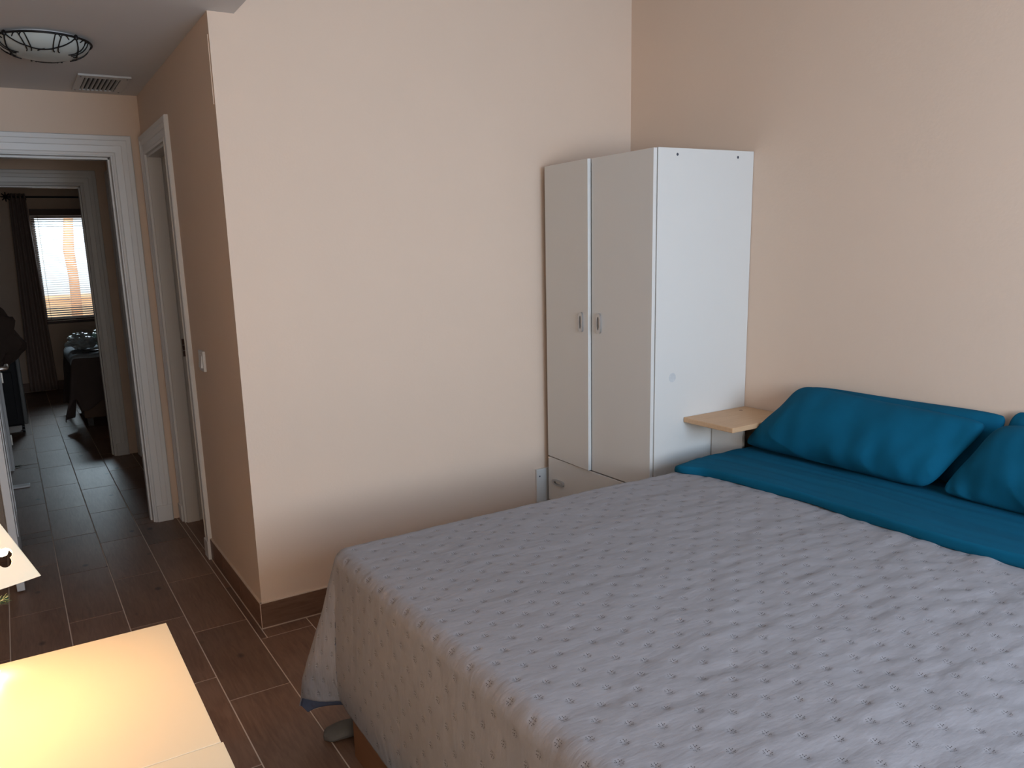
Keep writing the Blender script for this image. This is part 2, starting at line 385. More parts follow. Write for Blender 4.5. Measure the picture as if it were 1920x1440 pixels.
# ---------------------------------------------------------------- baseboards of the same tile, one piece each
HB = 0.115
def baseboard(name, axis, pos, sgn, a0, a1, first, step=0.35):
    """tile pieces on a wall; axis = axis along which the wall runs"""
    g = MB()
    if axis == 'Y': g.box(min(pos, pos+sgn*0.0098), max(pos, pos+sgn*0.0098), a0, a1, 0.0, HB + 0.003)
    else: g.box(a0, a1, min(pos, pos+sgn*0.0098), max(pos, pos+sgn*0.0098), 0.0, HB + 0.003)
    root = g.build(name, grout_m, kind='structure')
    cuts = [a0]; c = first
    while c < a1 - 0.03:
        if c > a0 + 0.02: cuts.append(c)
        c += step
    cuts.append(a1)
    for s0, s1 in zip(cuts, cuts[1:]):
        b = MB(); t0, t1 = (pos + sgn*0.002, pos + sgn*0.0115)
        lo, hi = min(t0, t1), max(t0, t1)
        if axis == 'Y': b.box(lo, hi, s0 + .0018, s1 - .0018, 0.004, HB, 0.0008, 1)
        else: b.box(s0 + .0018, s1 - .0018, lo, hi, 0.004, HB, 0.0008, 1)
        b.build('baseboard_tile', tile_by if axis == 'Y' else tile_bx, parent=root, origin=((pos, (s0+s1)/2, 0) if axis == 'Y' else ((s0+s1)/2, pos, 0)))
baseboard('baseboard_hallway', 'Y', 0.0, -1, -0.010, 0.955, 0.333)
baseboard('baseboard_back', 'X', 0.0, -1, -0.0095, BW, 0.355)
baseboard('baseboard_right', 'Y', BW, -1, -4.6, -0.012, -4.25, 0.6)
baseboard('baseboard_far', 'X', 8.0, -1, -1.70, 1.9, -1.4, 0.6)
baseboard('baseboard_corridor', 'Y', 0.02, -1, 1.91, 3.05, 2.3, 0.6)

# ---------------------------------------------------------------- door frames
PROF = [(0.0, 0.0), (0.0, 0.014), (0.012, 0.017), (0.018, 0.012), (0.050, 0.013), (0.054, 0.017), (0.078, 0.017), (0.083, 0.021), (0.104, 0.021), (0.108, 0.016), (0.108, 0.0)]
def casing(root, plane, pos, out, a0, a1, zt, m=wood_white):
    """moulded architrave around opening a0..a1 (clear), up to zt. plane 'Y' -> wall at y=pos, faces `out`"""
    def P(u, z, h):
        return (u, pos + out*h, z) if plane == 'Y' else (pos + out*h, u, z)
    def leg(pa, pb):
        mb = MB(); A = [mb.bm.verts.new(P(*pa(d), h)) for d, h in PROF]; B = [mb.bm.verts.new(P(*pb(d), h)) for d, h in PROF]
        n = len(A); mb.bm.faces.new(A); mb.bm.faces.new(B[::-1])
        for k in range(n): mb.bm.faces.new((A[k], A[(k+1) % n], B[(k+1) % n], B[k]))
        mb.build('casing', m, parent=root)
    leg(lambda d: (a0 - d, 0.0), lambda d: (a0 - d, zt + d))
    leg(lambda d: (a1 + d, 0.0), lambda d: (a1 + d, zt + d))
    leg(lambda d: (a0 - d, zt + d), lambda d: (a1 + d, zt + d))
def plinth(root, x0, x1, y0, y1, m=wood_white):
    MB().box(x0, x1, y0, y1, 0.0, 0.102, 0.003).build('plinth_block', m, parent=root)
def hinge(root_leaf, x, y, z):
    mb = MB(); mb.tube([(x, y, z - .045), (x, y, z + .045)], 0.007, 8); mb.box(x - .002, x + .018, y - .012, y + .012, z - .04, z + .04)
    mb.build('hinge', steel_m, parent=root_leaf)

def hallway_frame(name, y0, y1, lab=None):
    root = empty(name, ((DX0+DX1)/2, (y0+y1)/2, 0)); root['kind'] = 'structure'
    cx0, cx1, zt = DX0 + 0.020, DX1 - 0.020, DZ - 0.020
    mb = MB(); mb.box(DX0, cx0, y0 - .004, y1 + .004, 0, zt + .02, 0.002); mb.build('jamb', wood_white, parent=root)
    mb = MB(); mb.box(cx1, DX1, y0 - .004, y1 + .004, 0, zt + .02, 0.002); mb.build('jamb', wood_white, parent=root)
    mb = MB(); mb.box(cx0, cx1, y0 - .004, y1 + .004, zt, zt + .02, 0.002); mb.build('jamb', wood_white, parent=root)
    st = MB(); ys = y0 + 0.045
    st.box(cx0, cx0 + .012, ys, y1 - .02, 0, zt, 0.002); st.box(cx1 - .012, cx1, ys, y1 - .02, 0, zt, 0.002); st.box(cx0, cx1, ys, y1 - .02, zt - .012, zt, 0.002)
    st.build('door_stop', wood_white, parent=root)
    casing(root, 'Y', y0, -1, cx0 + .008, cx1 + .008, zt + .006)
    casing(root, 'Y', y1, +1, cx0 + .008, cx1 + .008, zt + .006)
    for yy, s in ((y0, -1), (y1, 1)):
        lo, hi = sorted((yy, yy + s*0.027))
        plinth(root, cx1 + .022, cx1 + .112, lo, hi); plinth(root, cx0 - .112, cx0 - .022, lo, hi)
    return root, cx0, cx1, zt
# first doorway: leaf folded back 90 degrees towards the camera
d1, cx0, cx1, zt = hallway_frame('door_1', 1.79, 1.91)
mb = MB(); LFX = -0.887
mb.box(LFX - .035, LFX, 1.058, 1.788, 0.008, zt - .01, 0.003)
leaf = mb.build('door_leaf', door_in, parent=d1)
pm = MB()
for z0, z1 in ((0.25, 0.95), (1.15, 2.0)):
    for yy in (1.20, 1.64): pm.box(LFX - .001, LFX + .004, yy - .006, yy + .006, z0, z1)
    for zz in (z0, z1): pm.box(LFX - .001, LFX + .004, 1.20, 1.64, zz - .006, zz + .006)
pm.build('panel_moulding', door_in, parent=leaf)
hm = MB(); hm.lathe([(0.0, 0), (0.024, 0), (0.024, 0.008), (0.0, 0.008)], (LFX - .001, 1.115, 1.105), 20, 'X')
hm.tube([(LFX, 1.115, 1.105), (LFX + .045, 1.115, 1.105), (LFX + .058, 1.122, 1.105), (LFX + .062, 1.14, 1.105), (LFX + .062, 1.235, 1.105)], 0.0105, 10)
hm.build('handle', steel_m, parent=leaf, smooth=True)
MB().box(LFX - .028, LFX - .010, 1.0565, 1.0585, 1.03, 1.19, 0.001).build('latch_plate', steel_m, parent=leaf)
# second doorway: leaf swung into the far room
d2, cx0, cx1, zt = hallway_frame('door_2', 3.77, 3.89)
mb = MB(); mb.box(cx0 - .036, cx0 - .003, 3.90, 4.62, 0.008, zt - .01, 0.003); leaf2 = mb.build('door_leaf', door_in, parent=d2)
for z in (0.22, 0.72, 1.9): hinge(leaf2, cx0 + .004, 3.893, z)
# side doorway in the hallway wall
d3 = empty('door_3', (0.06, 1.36, 0)); d3['kind'] = 'structure'
Ya, Yb = 1.06, 1.66
MB().box(-.004, .124, Yb, Yb + .02, 0, zt + .02, 0.0015).build('jamb', door_in, parent=d3)
MB().box(-.004, .124, Ya - .02, Ya, 0, zt + .02, 0.0015).build('jamb', door_in, parent=d3)
MB().box(-.004, .124, Ya, Yb, zt, zt + .02, 0.0015).build('jamb', door_in, parent=d3)
st = MB(); st.box(-.002, .072, Yb - .014, Yb, 0, zt, 0.0015); st.box(-.002, .072, Ya, Ya + .014, 0, zt, 0.0015); st.box(-.002, .072, Ya, Yb, zt - .014, zt, .0015)
st.build('door_stop', door_in, parent=d3)
casing(d3, 'X', 0.0, -1, Ya - .002, Yb + .002, zt + .002)
plinth(d3, -.027, 0, Ya - .112, Ya - .024); plinth(d3, -.027, 0, Yb + .024, Yb + .112)
kb = MB(); kb.box(.078, .096, Yb - .0035, Yb, 1.02, 1.125, 0.0012)
sp = kb.build('strike_plate', brass_m, parent=d3)
for z in (1.055, 1.088): MB().box(.080, .094, Yb - .005, Yb - .0034, z - .0015, z + .0015).build('strike_slot', steel_m, parent=sp)
MB().box(.125, .16, Yb - .62, Yb - .60, 0, 2.1).bm.free()
# corridor side door casing on the right-hand wall
d4 = empty('door_4', (0.02, 3.25, 0)); d4['kind'] = 'structure'
casing(d4, 'X', 0.02, -1, 3.17, 3.60, 2.16); plinth(d4, -.007, 0.02, 3.058, 3.148)
MB().box(0.012, 0.0205, 3.17, 3.60, 0.005, 2.16, 0.002).build('door_leaf', door_in, parent=d4)

# ---------------------------------------------------------------- bedroom window behind the camera
w1 = empty('window_1', (0.10, -4.66, 1.0)); w1['kind'] = 'structure'
mb = MB()
for a in ((-1.50, -1.44, 1.0, 2.25), (1.64, 1.70, 1.0, 2.25), (0.07, 0.13, 1.0, 2.25)): mb.box(a[0], a[1], -4.69, -4.63, a[2], a[3], 0.004)
mb.box(-1.44, 1.64, -4.69, -4.63, 1.0, 1.06, 0.004); mb.box(-1.44, 1.64, -4.69, -4.63, 2.19, 2.25, 0.004)
mb.build('window_frame', wood_white, parent=w1)
MB().box(-1.44, 0.07, -4.665, -4.659, 1.06, 2.19).build('pane', glass_m, parent=w1)
MB().box(0.13, 1.64, -4.665, -4.659, 1.06, 2.19).build('pane', glass_m, parent=w1)

# ---------------------------------------------------------------- ceiling lamp
lx, ly = -0.515, 0.665
t = empty('ceiling_light', (lx, ly, ZC)); tag(t, 'round frosted glass ceiling light held in a black wrought iron scroll ring', 'ceiling light')
R = 0.178
prof = [(0.0, -0.066), (0.05, -0.0645), (0.09, -0.059), (0.125, -0.049), (0.152, -0.035), (0.168, -0.020), (0.176, -0.006), (0.178, -0.001)]
MB().lathe(prof, (lx, ly, ZC - 0.012), 48).build('glass_bowl', frost_m, parent=t, smooth=True)
MB().lathe([(0.0, 0), (0.15, 0), (0.15, -0.014), (0.0, -0.014)], (lx, ly, ZC), 40).build('ceiling_plate', vent_m, parent=t, smooth=True)
def bowl(a, rr, lift=0.004):
    for (r0, h0), (r1, h1) in zip(prof, prof[1:]):
        if rr <= r1: h = h0 + (h1-h0)*(rr-r0)/(r1-r0); break
    else: h = prof[-1][1]
    return (lx + rr*math.cos(a), ly + rr*math.sin(a), ZC - 0.012 + h - lift)
mb = MB(); mb.tube([(lx + 0.182*math.cos(2*PI*k/48), ly + 0.182*math.sin(2*PI*k/48), ZC - 0.016) for k in range(48)], 0.0042, 8, closed=True)
mb.build('iron_ring', iron_m, parent=t, smooth=True)
def swag(a0, a1, depth, r=0.0026):
    n = 18
    return [bowl(a0 + (a1-a0)*k/n, 0.180 - depth*math.sin(PI*k/n)) for k in range(n+1)]
for q in range(4):
    a0 = -0.9 + q*PI/2
    mb = MB(); mb.tube(swag(a0, a0 + PI/2, 0.062), 0.0028, 6)
    mid = a0 + PI/4
    for s in (-1, 1):     # curling tendrils
        for base, ln in ((0.16, 0.30), (0.34, 0.22)):
            pts = []
            for k in range(13):
                u = k/12; aa = (a0 if s > 0 else a0 + PI/2) + s*(base + ln*math.sin(u*PI)*0.6 + 0.05*u)
                pts.append(bowl(aa, 0.172 - 0.045*u + 0.02*math.sin(u*PI*1.6)))
            mb.tube(pts, 0.0024, 6)
    mb.tube([bowl(mid - .17, .108), bowl(mid - .05, .118), bowl(mid + .07, .124)], 0.0022, 6)
    mb.build('iron_scroll', iron_m, parent=t, smooth=True)
    mb = MB(); p = bowl(a0, 0.180, 0.0); mb.lathe([(0.0, -0.012), (0.008, -0.008), (0.010, 0.0), (0.006, 0.008), (0.0, 0.012)], (p[0], p[1], ZC - 0.016), 12)
    mb.build('holding_knob', iron_m, parent=t, smooth=True)

# ---------------------------------------------------------------- ceiling air vent
vx0, vx1, vy0, vy1 = -0.338, -0.092, 1.285, 1.70
t = empty('air_vent', ((vx0+vx1)/2, (vy0+vy1)/2, ZC)); tag(t, 'white slatted air vent screwed to the hallway ceiling', 'air vent')
mb = MB(); fw = 0.034; z0, z1 = ZC - 0.010, ZC
iy0, iy1, ix0, ix1 = vy0 + .055, vy1 - .035, vx0 + fw, vx1 - .045
mb.box(vx0, vx1, vy0, iy0, z0, z1, .002); mb.box(vx0, vx1, iy1, vy1, z0, z1, .002); mb.box(vx0, ix0, iy0, iy1, z0, z1, .002); mb.box(ix1, vx1, iy0, iy1, z0, z1, .002)
mb.build('frame', vent_m, parent=t)
MB().box(ix0, ix1, iy0, iy1, ZC - 0.0015, ZC - 0.0005).build('duct_shade_sheet', duct_shade_m, parent=t)  # flat near-black sheet, painted shade in place of a hollow duct
for k in range(8):
    x = ix0 + (k + .5)*(ix1-ix0)/8
    Mr = Matrix.Translation((x, (iy0+iy1)/2, ZC - .007)) @ Matrix.Rotation(math.radians(62), 4, 'Y')
    MB().box(-0.0065, 0.0065, -(iy1-iy0)/2, (iy1-iy0)/2, -.0008, .0008, M=Mr).build('slat', vent_m, parent=t)
for x in (vx0 + .014, vx1 - .018):
    for y in (vy0 + .028, vy1 - .03):
        MB().lathe([(0.0, 0), (0.0045, 0), (0.0035, -0.002), (0.0, -0.0022)], (x, y, z0), 10).build('screw', screw_m, parent=t)

# ---------------------------------------------------------------- light switch
t = empty('light_switch', (0.0, 0.695, 1.06)); tag(t, 'square white rocker light switch on the dim hallway wall', 'light switch')
MB().box(-0.013, 0.0, 0.645, 0.745, 1.055, 1.155, 0.003).build('switch_plate', wood_white, parent=t)
mb = MB(); mb.prism([(-0.013, 0.665, 1.072), (-0.013, 0.725, 1.072), (-0.013, 0.725, 1.138), (-0.013, 0.665, 1.138)], [(-0.021, 0.667, 1.074), (-0.021, 0.723, 1.074), (-0.0145, 0.723, 1.136), (-0.0145, 0.667, 1.136)])
mb.build('rocker', wood_white, parent=t)
tag(MB().box(-0.004, 0.0, 0.012, 0.026, 2.17, 2.42, .001).build('cable_trunking', wall_m), 'thin pale cable strip on the hallway wall near its upper corner', 'cable cover')

# ---------------------------------------------------------------- wardrobe
WX, WY, WB, WT, WF, WD, WM = 1.527, -0.794, 2.083, 1.970, -0.045, 0.535, -0.398
t = empty('wardrobe', ((WX+WB)/2, (WY+WF)/2, 0)); tag(t, 'tall white two-door wardrobe with a drawer, standing in the corner', 'wardrobe')
th = 0.016
MB().box(WX, WB, WY, WY + th, 0.0, WT, 0.001).build('side_panel', ward_m, parent=t, label='large white side panel facing the bed with a faint round smudge')
MB().box(WX, WB, WF - th, WF, 0.0, WT, 0.001).build('side_panel', ward_m, parent=t)
MB().box(WX, WB, WY + th, WF - th, WT - .018, WT - .001, 0.001).build('top_panel', ward_m, parent=t)
MB().box(WX + .005, WB, WY + th, WF - th, WD - .01, WD + .006, 0.001).build('shelf_panel', ward_m, parent=t)
MB().box(WX + .005, WB, WY + th, WF - th, .05, .066, 0.001).build('bottom_panel', ward_m, parent=t)
MB().box(WB - .006, WB, WY + th, WF - th, .05, WT - .02).build('back_panel', ward_m, parent=t)
DF = WX - 0.0225
def pull(cx, cy, cz, vertical, parent):
    mb = MB(); n = 14
    # flat pull with a lens-shaped opening: outline swept around
    H, W2 = 0.046, 0.013
    for k in range(n):
        def P(u, inner):
            a = 2*PI*u
            if inner: return (W2*0.62*math.sin(a), H*0.66*math.cos(a))
            c, s_ = math.cos(a), math.sin(a); e = 0.5
            return (W2*1.15*math.copysign(abs(s_)**e, s_), H*math.copysign(abs(c)**e, c))
        u0, u1 = k/n, (k+1)/n
        pts = [P(u0, True), P(u1, True), P(u1, False), P(u0, False)]
        if vertical: A = [(cx - .010, cy + p[0], cz + p[1]) for p in pts]; B = [(cx, cy + p[0], cz + p[1]) for p in pts]
        else: A = [(cx - .010, cy + p[1], cz + p[0]) for p in pts]; B = [(cx, cy + p[1], cz + p[0]) for p in pts]
        mb.prism(A, B)
    mb.build('handle', chrome_m, parent=parent)
# near door closed, far door a touch ajar so its edge shows
dn = MB().box(DF, DF + .018, WY + .002, WM - .0015, WD + .010, WT - .002, 0.0012).build('door', ward_m, parent=t, origin=(DF, WY, 0))
pull(DF, WM - .058, 1.247, True, dn)
ang = math.radians(2.6)
Mr = Matrix.Translation((DF + .018, WF, 0)) @ Matrix.Rotation(-ang, 4, 'Z')
L_ = abs(WM - WF) - .0035
df = MB().box(-.018, 0, -L_, -.002, WD + .010, WT - .002, 0.0012, M=Mr).build('door', ward_m, parent=t, origin=(DF, WM, 0))
off = L_*math.sin(ang)
pull(DF - off + .003, WM + .055, 1.247, True, df)
dr = MB().box(DF, DF + .018, WY + .002, WF - .002, 0.31, WD + .004, 0.0012).build('drawer_front', ward_m, parent=t)
pull(DF, -0.135, 0.418, False, dr)
pull(DF, -0.66, 0.418, False, dr)
dr = MB().box(DF, DF + .018, WY + .002, WF - .002, 0.06, 0.304, 0.0012).build('drawer_front', ward_m, parent=t)
for x, z in ((1.632, 1.945), (1.985, 1.943)):
    MB().lathe([(0, 0), (0.006, 0), (0.005, -0.0012), (0, -0.0015)], (x, WY, z), 12, 'Y').build('screw', screw_m, parent=t)
smudge = mat('faint_grey_smudge', (0.42, 0.44, 0.46), 0.45, alt=(0.66, 0.66, 0.65), nscale=40)
MB().lathe([(0.0, 0.0), (0.020, 0.0), (0.020, -0.0004), (0.0, -0.0004)], (1.626, WY, 1.028), 20, 'Y').build('smudge', smudge, parent=t)
# narrow white cover plate between wardrobe and wall corner
t = empty('cover_plate', (1.49, 0, 0.2)); tag(t, 'narrow white cover plate with one dark screw, left of the wardrobe foot', 'cover plate')
MB().box(1.452, 1.545, -0.016, 0.0, 0.12, 0.468, 0.002).build('plate', ward_m, parent=t)
MB().lathe([(0, 0), (0.0045, 0), (0.004, -0.001), (0, -0.0015)], (1.471, -0.016, 0.430), 10, 'Y').build('screw', screw_m, parent=t)

# ---------------------------------------------------------------- bedside shelf
t = empty('bedside_shelf', (1.88, -0.93, 0)); tag(t, 'small pine-topped bedside shelf between wardrobe and teal pillow', 'bedside shelf')
sx0, sx1, sy0, sy1, sz = 1.695, 2.080, -1.070, -0.7965, 0.845
sh_o = MB().box(sx0, sx1, sy0, sy1, sz - .022, sz, 0.003).build('shelf_board', pine_m, parent=t, label='knotty pine shelf board')
MB().lathe([(0, 0), (0.009, 0), (0, .0004)], (1.995, -0.85, sz), 10).build('knot', bedwood_m, parent=sh_o)
MB().box(1.868, 1.884, -0.972, -0.800, 0.0, sz - .022, 0.0012).build('support_panel', ward_m, parent=t, label='white upright support panel under the pine board')
MB().box(1.884, 2.076, -0.812, -0.800, 0.0, sz - .022, 0.001).build('back_panel', ward_m, parent=t)
slot = MB(); slot.tube([(1.8675, -0.905, sz - .034), (1.8675, -0.905, sz - .058)], 0.009, 10); slot.build('slot', black_m, parent=t)

# ---------------------------------------------------------------- bed
BX0, BX1, BY1, BY0, BZ = -0.005, 2.04, -1.06, -2.84, 0.688
bed = empty('bed', (1.0, -1.95, 0)); tag(bed, 'double bed on a warm brown wooden base, foot towards the hallway', 'bed')
def base_panel(x0, x1, y0, y1, nm='base_panel'):
    MB().box(x0, x1, y0, y1, 0.0, 0.36, 0.003).build(nm, bedwood_m, parent=bed)
base_panel(BX0, BX0 + .022, BY0, BY1, 'foot_panel'); base_panel(BX0 + .022, BX1, BY1 - .022, BY1, 'side_panel'); base_panel(BX0 + .022, BX1, BY0, BY0 + .022, 'side_panel'); base_panel(BX1 - .022, BX1, BY0 + .022, BY1 - .022, 'head_panel')
MB().box(BX0 + .03, BX1 - .01, BY0 + .03, BY1 - .03, 0.33, 0.362, 0.003).build('lid', bedwood_m, parent=bed)
MB().box(BX0 + .03, BX1, BY0 + .03, BY1 - .02, 0.364, BZ - .012, 0.045, 4).build('mattress', mattress_m, parent=bed, smooth=True)

def fft_noise(nx, ny, sx, sy, rot=0.0, seed=0):
    rng = np.random.RandomState(seed); a = rng.randn(nx, ny)
    kx = np.fft.fftfreq(nx)[:, None]; ky = np.fft.fftfreq(ny)[None, :]
    c, s_ = math.cos(rot), math.sin(rot)
    k1 = kx*c + ky*s_; k2 = -kx*s_ + ky*c
    F = np.exp(-0.5*((k1*sx*2*PI)**2 + (k2*sy*2*PI)**2))
    r = np.real(np.fft.ifft2(np.fft.fft2(a)*F)); return r/r.std()

def grid_mesh(name, P, m, parent=None, uv=None, thick=0.0, origin=(0, 0, 0), offset=-1.0):
    nx, ny, _ = P.shape
    V = (P - np.array(origin)).reshape(-1, 3)
    i = np.arange(nx-1)[:, None]*ny + np.arange(ny-1)[None, :]
    Fc = np.stack([i, i+ny, i+ny+1, i+1], -1).reshape(-1, 4)
    me = bpy.data.meshes.new(name); me.from_pydata(V.tolist(), [], Fc.tolist())
    me.polygons.foreach_set('use_smooth', [True]*len(me.polygons))
    if uv is not None:
        l = me.uv_layers.new(name='flat'); U = uv.reshape(-1, 2)
        idx = Fc.reshape(-1); l.data.foreach_set('uv', U[idx].ravel())
    me.materials.append(m); me.update()
    o = bpy.data.objects.new(name, me); COL.objects.link(o)
    wl = Vector((0, 0, 0)); q = parent
    while q: wl += q.location; q = q.parent
    o.location = Vector(origin) - wl
    if parent: o.parent = parent
    if thick:
        md = o.modifiers.new('thickness', 'SOLIDIFY'); md.thickness = thick; md.offset = offset
    return o

def drape(s, tt, x0, y1, y0, z, r, flare, cflare, p=4.0):
    """flat cloth coords s (world X) and tt (world Y) -> draped over a box top with edges x0 (foot), y1 (far), y0 (near)"""
    dx = np.maximum(0, x0 - s); dyf = np.maximum(0, tt - y1); dyn = np.maximum(0, y0 - tt); dy = dyf + dyn
    D = (dx**p + dy**p)**(1/p); e = np.hypot(dx, dy) + 1e-9
    ux, uy = -dx/e, (dyf - dyn)/e
    corner = (2*dx*dy/(e*e))
    A = flare + (cflare - flare)*np.where(dyf > dx, corner**4, corner**1.5)
    arc = r*(PI/2 - A); th_ = np.minimum(D, arc)/r
    out = r*np.sin(th_) + np.maximum(0, D-arc)*np.sin(A); drop = r*(1-np.cos(th_)) + np.maximum(0, D-arc)*np.cos(A)
    X = np.maximum(s, x0) + ux*out; Y = np.clip(tt, y0, y1) + uy*out
    return X, Y, z - drop, D

ns, nt_ = 400, 420
s = np.linspace(-0.505, 1.66, ns)[:, None]*np.ones((1, nt_)); fq = np.linspace(0, 1, nt_)[None, :]
qtop = -1.02 + 0.515 + 0.11*np.clip((s[:, :1] + 0.503)/0.07, 0, 1)
q = (-2.84 - 0.40)*(1 - fq) + qtop*fq
x0c, y1c, y0c = 0.040, -1.015, -2.80
X, Y, Z, D = drape(s, q, x0c, y1c, y0c, BZ + .004, 0.052, 0.035, 0.30)
lat = np.cos(2*PI*s/0.096)*np.cos(2*PI*q/0.083)
h = -0.0042*np.maximum(0, lat)**9 + 0.0003*(1 - lat**2)
wr = fft_noise(ns, nt_, 5.0, 1.6, -0.08, 3); wr2 = fft_noise(ns, nt_, 13, 3.2, 0.06, 5)
amp = np.clip(0.40 + 0.5*(s - 0.1) + 0.4*(-1.6 - q), 0.35, 1.15)
h = h + 0.0011*wr*amp + 0.0012*wr2*amp
long = fft_noise(ns, nt_, 30, 30, 0, 9); h += 0.0025*long*np.clip(1 - D/0.1, 0, 1)
# hanging folds on the sides
fold = np.clip((D - 0.10)/0.35, 0, 1)
hf = fft_noise(ns, nt_, 18, 14, 0.0, 11)*0.006*fold
dZs = np.stack([X, Y, Z], -1)
Nv = np.cross(np.gradient(dZs, axis=0), np.gradient(dZs, axis=1)); Nv /= (np.linalg.norm(Nv, axis=-1, keepdims=True) + 1e-12)
Pc = dZs + Nv*(h + hf)[..., None]
cov = grid_mesh('coverlet', Pc, cover_m, uv=np.stack([s, q], -1), thick=0.004)
cov.data.materials.append(liner_m); cov.modifiers[0].material_offset = 1
tag(cov, 'grey quilted coverlet with little stitched motifs spread over the bed', 'coverlet')

# teal sheet folded over the head end
na, nb = 90, 260
u = np.linspace(0, 1, na)[:, None]*np.ones((1, nb)); v = np.linspace(-1.045 + 0.13, -3.02, nb)[None, :]*np.ones((na, 1))
edge = 1.515 - 0.055*np.exp(-((v + 1.02)/0.07)**2) + 0.012*np.sin(v*7)
fx = edge + (2.045 - edge)*np.clip((u - .12)/.88, 0, 1)
X, Y, Z, D = drape(fx, v, -9, -1.03, -2.82, BZ + .028, 0.05, 0.03, 0.1)
rl = np.clip(u/.12, 0, 1)     # rolled front edge
Z = Z - 0.021*(1 - np.sin(rl*PI/2)); X = X + 0.012*np.cos(rl*PI/2)*0 - 0.004*np.sin(rl*PI)
puff = 0.012*np.sin(np.clip((u - .05)/.95, 0, 1)*PI)**0.6
Z = Z + puff*np.clip(1 - D/.06, 0, 1)
cr1 = fft_noise(na, nb, 1.6, 30, 0.0, 21); cr2 = fft_noise(na, nb, 4, 12, 0.4, 22)
Z = Z + (0.0014*cr1 + 0.0016*cr2)
sheet = grid_mesh('top_sheet', np.stack([X, Y, Z], -1), teal_m, thick=0.006)
tag(sheet, 'teal blue cotton sheet folded over the head end of the bed', 'sheet')

# pillows ------------------------------------------------------------
def pillow(label, BL, BR, TR, TL, T, seed, ears=0.06, wr_amp=0.004, name='pillow', wild=0.0):
    BL, BR, TR, TL = [np.array(p, float) for p in (BL, BR, TR, TL)]
    nu, nv = 110, 72
    a = np.linspace(-1, 1, nu); b = np.linspace(-1, 1, nv)
    # denser towards the borders
    a = np.sin(a*PI/2)*0.35 + a*0.65; b = np.sin(b*PI/2)*0.35 + b*0.65
    U, W = np.meshgrid(a, b, indexing='ij')
    pin = 1 - ears*(1 - W**4)*0 - ears*(np.cos(W*PI/2)**0.8)*(np.abs(U)**3)
    pin2 = 1 - ears*1.3*(np.cos(U*PI/2)**0.8)*(np.abs(W)**3)
    Uo, Wo = U*pin, W*pin2
    rc = 1 - 0.085*(np.abs(U)**5)*(np.abs(W)**5); Uo = Uo*rc; Wo = Wo*rc
    uu, ww = (Uo+1)/2, (Wo+1)/2
    base = ((1-uu)*(1-ww))[..., None]*BL + (uu*(1-ww))[..., None]*BR + (uu*ww)[..., None]*TR + ((1-uu)*ww)[..., None]*TL
    n = np.cross(BR-BL, TL-BL); n /= np.linalg.norm(n)
    if n[0] > 0: n = -n
    prof = (np.clip(1-np.abs(U)**2.6, 0, 1)**0.52)*(np.clip(1-np.abs(W)**2.4, 0, 1)**0.52)
    wn = fft_noise(nu, nv, 3.0, 9.0, 0.25, seed); wn2 = fft_noise(nu, nv, 12, 10, 0, seed+1)
    lowr = np.clip(0.9 - ww, 0, 1)
    rad = (1 - 2*np.abs(np.sin(uu*9.0 + ww*3.5 + 0.7*wn2))**0.6)*np.exp(-((ww - 0.15)/0.26)**2)
    bump = wr_amp*wn*(0.35 + lowr) + wr_amp*1.8*rad*lowr + 0.007*wn2
    edge_ = np.clip(prof*4, 0, 1)
    front = base + n*(T*0.62*prof + bump*edge_)[..., None]
    back = base - n*(T*0.38*prof)[..., None]
    sag = np.zeros_like(prof)
    V = np.concatenate([front.reshape(-1, 3), back.reshape(-1, 3)]); c = V.mean(0); c0 = (c[0], c[1], V[:, 2].min())
    idx = np.arange(nu*nv).reshape(nu, nv)
    F = []
    for off_, fl in ((0, False), (nu*nv, True)):
        I = idx + off_
        qd = np.stack([I[:-1, :-1], I[1:, :-1], I[1:, 1:], I[:-1, 1:]], -1).reshape(-1, 4)
        F += (qd[:, ::-1] if fl else qd).tolist()
    me = bpy.data.meshes.new(name); me.from_pydata((V - np.array(c0)).tolist(), [], F)
    bm = bmesh.new(); bm.from_mesh(me); bmesh.ops.remove_doubles(bm, verts=bm.verts[:], dist=1e-5); bmesh.ops.recalc_face_normals(bm, faces=bm.faces[:])
    for f in bm.faces: f.smooth = True
    bm.to_mesh(me); bm.free(); me.materials.append(teal_m)
    o = bpy.data.objects.new(name, me); COL.objects.link(o); o.location = c0
    return tag(o, label, 'pillow', 'teal pillows at the head of the bed')
pillow('rear teal pillow by the bedside shelf, its pointed corner poking out behind the front one', (1.975, -1.03, 0.735), (1.975, -1.86, 0.735), (2.055, -1.945, 1.000), (2.050, -1.15, 1.000), 0.075, 31, ears=0.04)
pillow('front teal pillow leaning beside the bedside shelf, creased along its lower edge', (1.815, -1.00, 0.745), (1.840, -1.80, 0.735), (1.995, -1.915, 0.975), (1.985, -1.17, 1.010), 0.13, 41, ears=0.035, wr_amp=0.0035)
pillow('rear teal pillow at the right picture edge, only its peaked corner showing', (1.975, -1.90, 0.735), (1.975, -2.74, 0.735), (2.055, -2.74, 1.010), (2.055, -1.925, 1.022), 0.07, 51, ears=0.04)
pillow('front teal pillow at the right picture edge, lying lower than its neighbour', (1.835, -1.815, 0.735), (1.820, -2.68, 0.735), (1.985, -2.70, 0.98), (1.985, -1.93, 0.985), 0.13, 61, ears=0.035, wr_amp=0.0035)

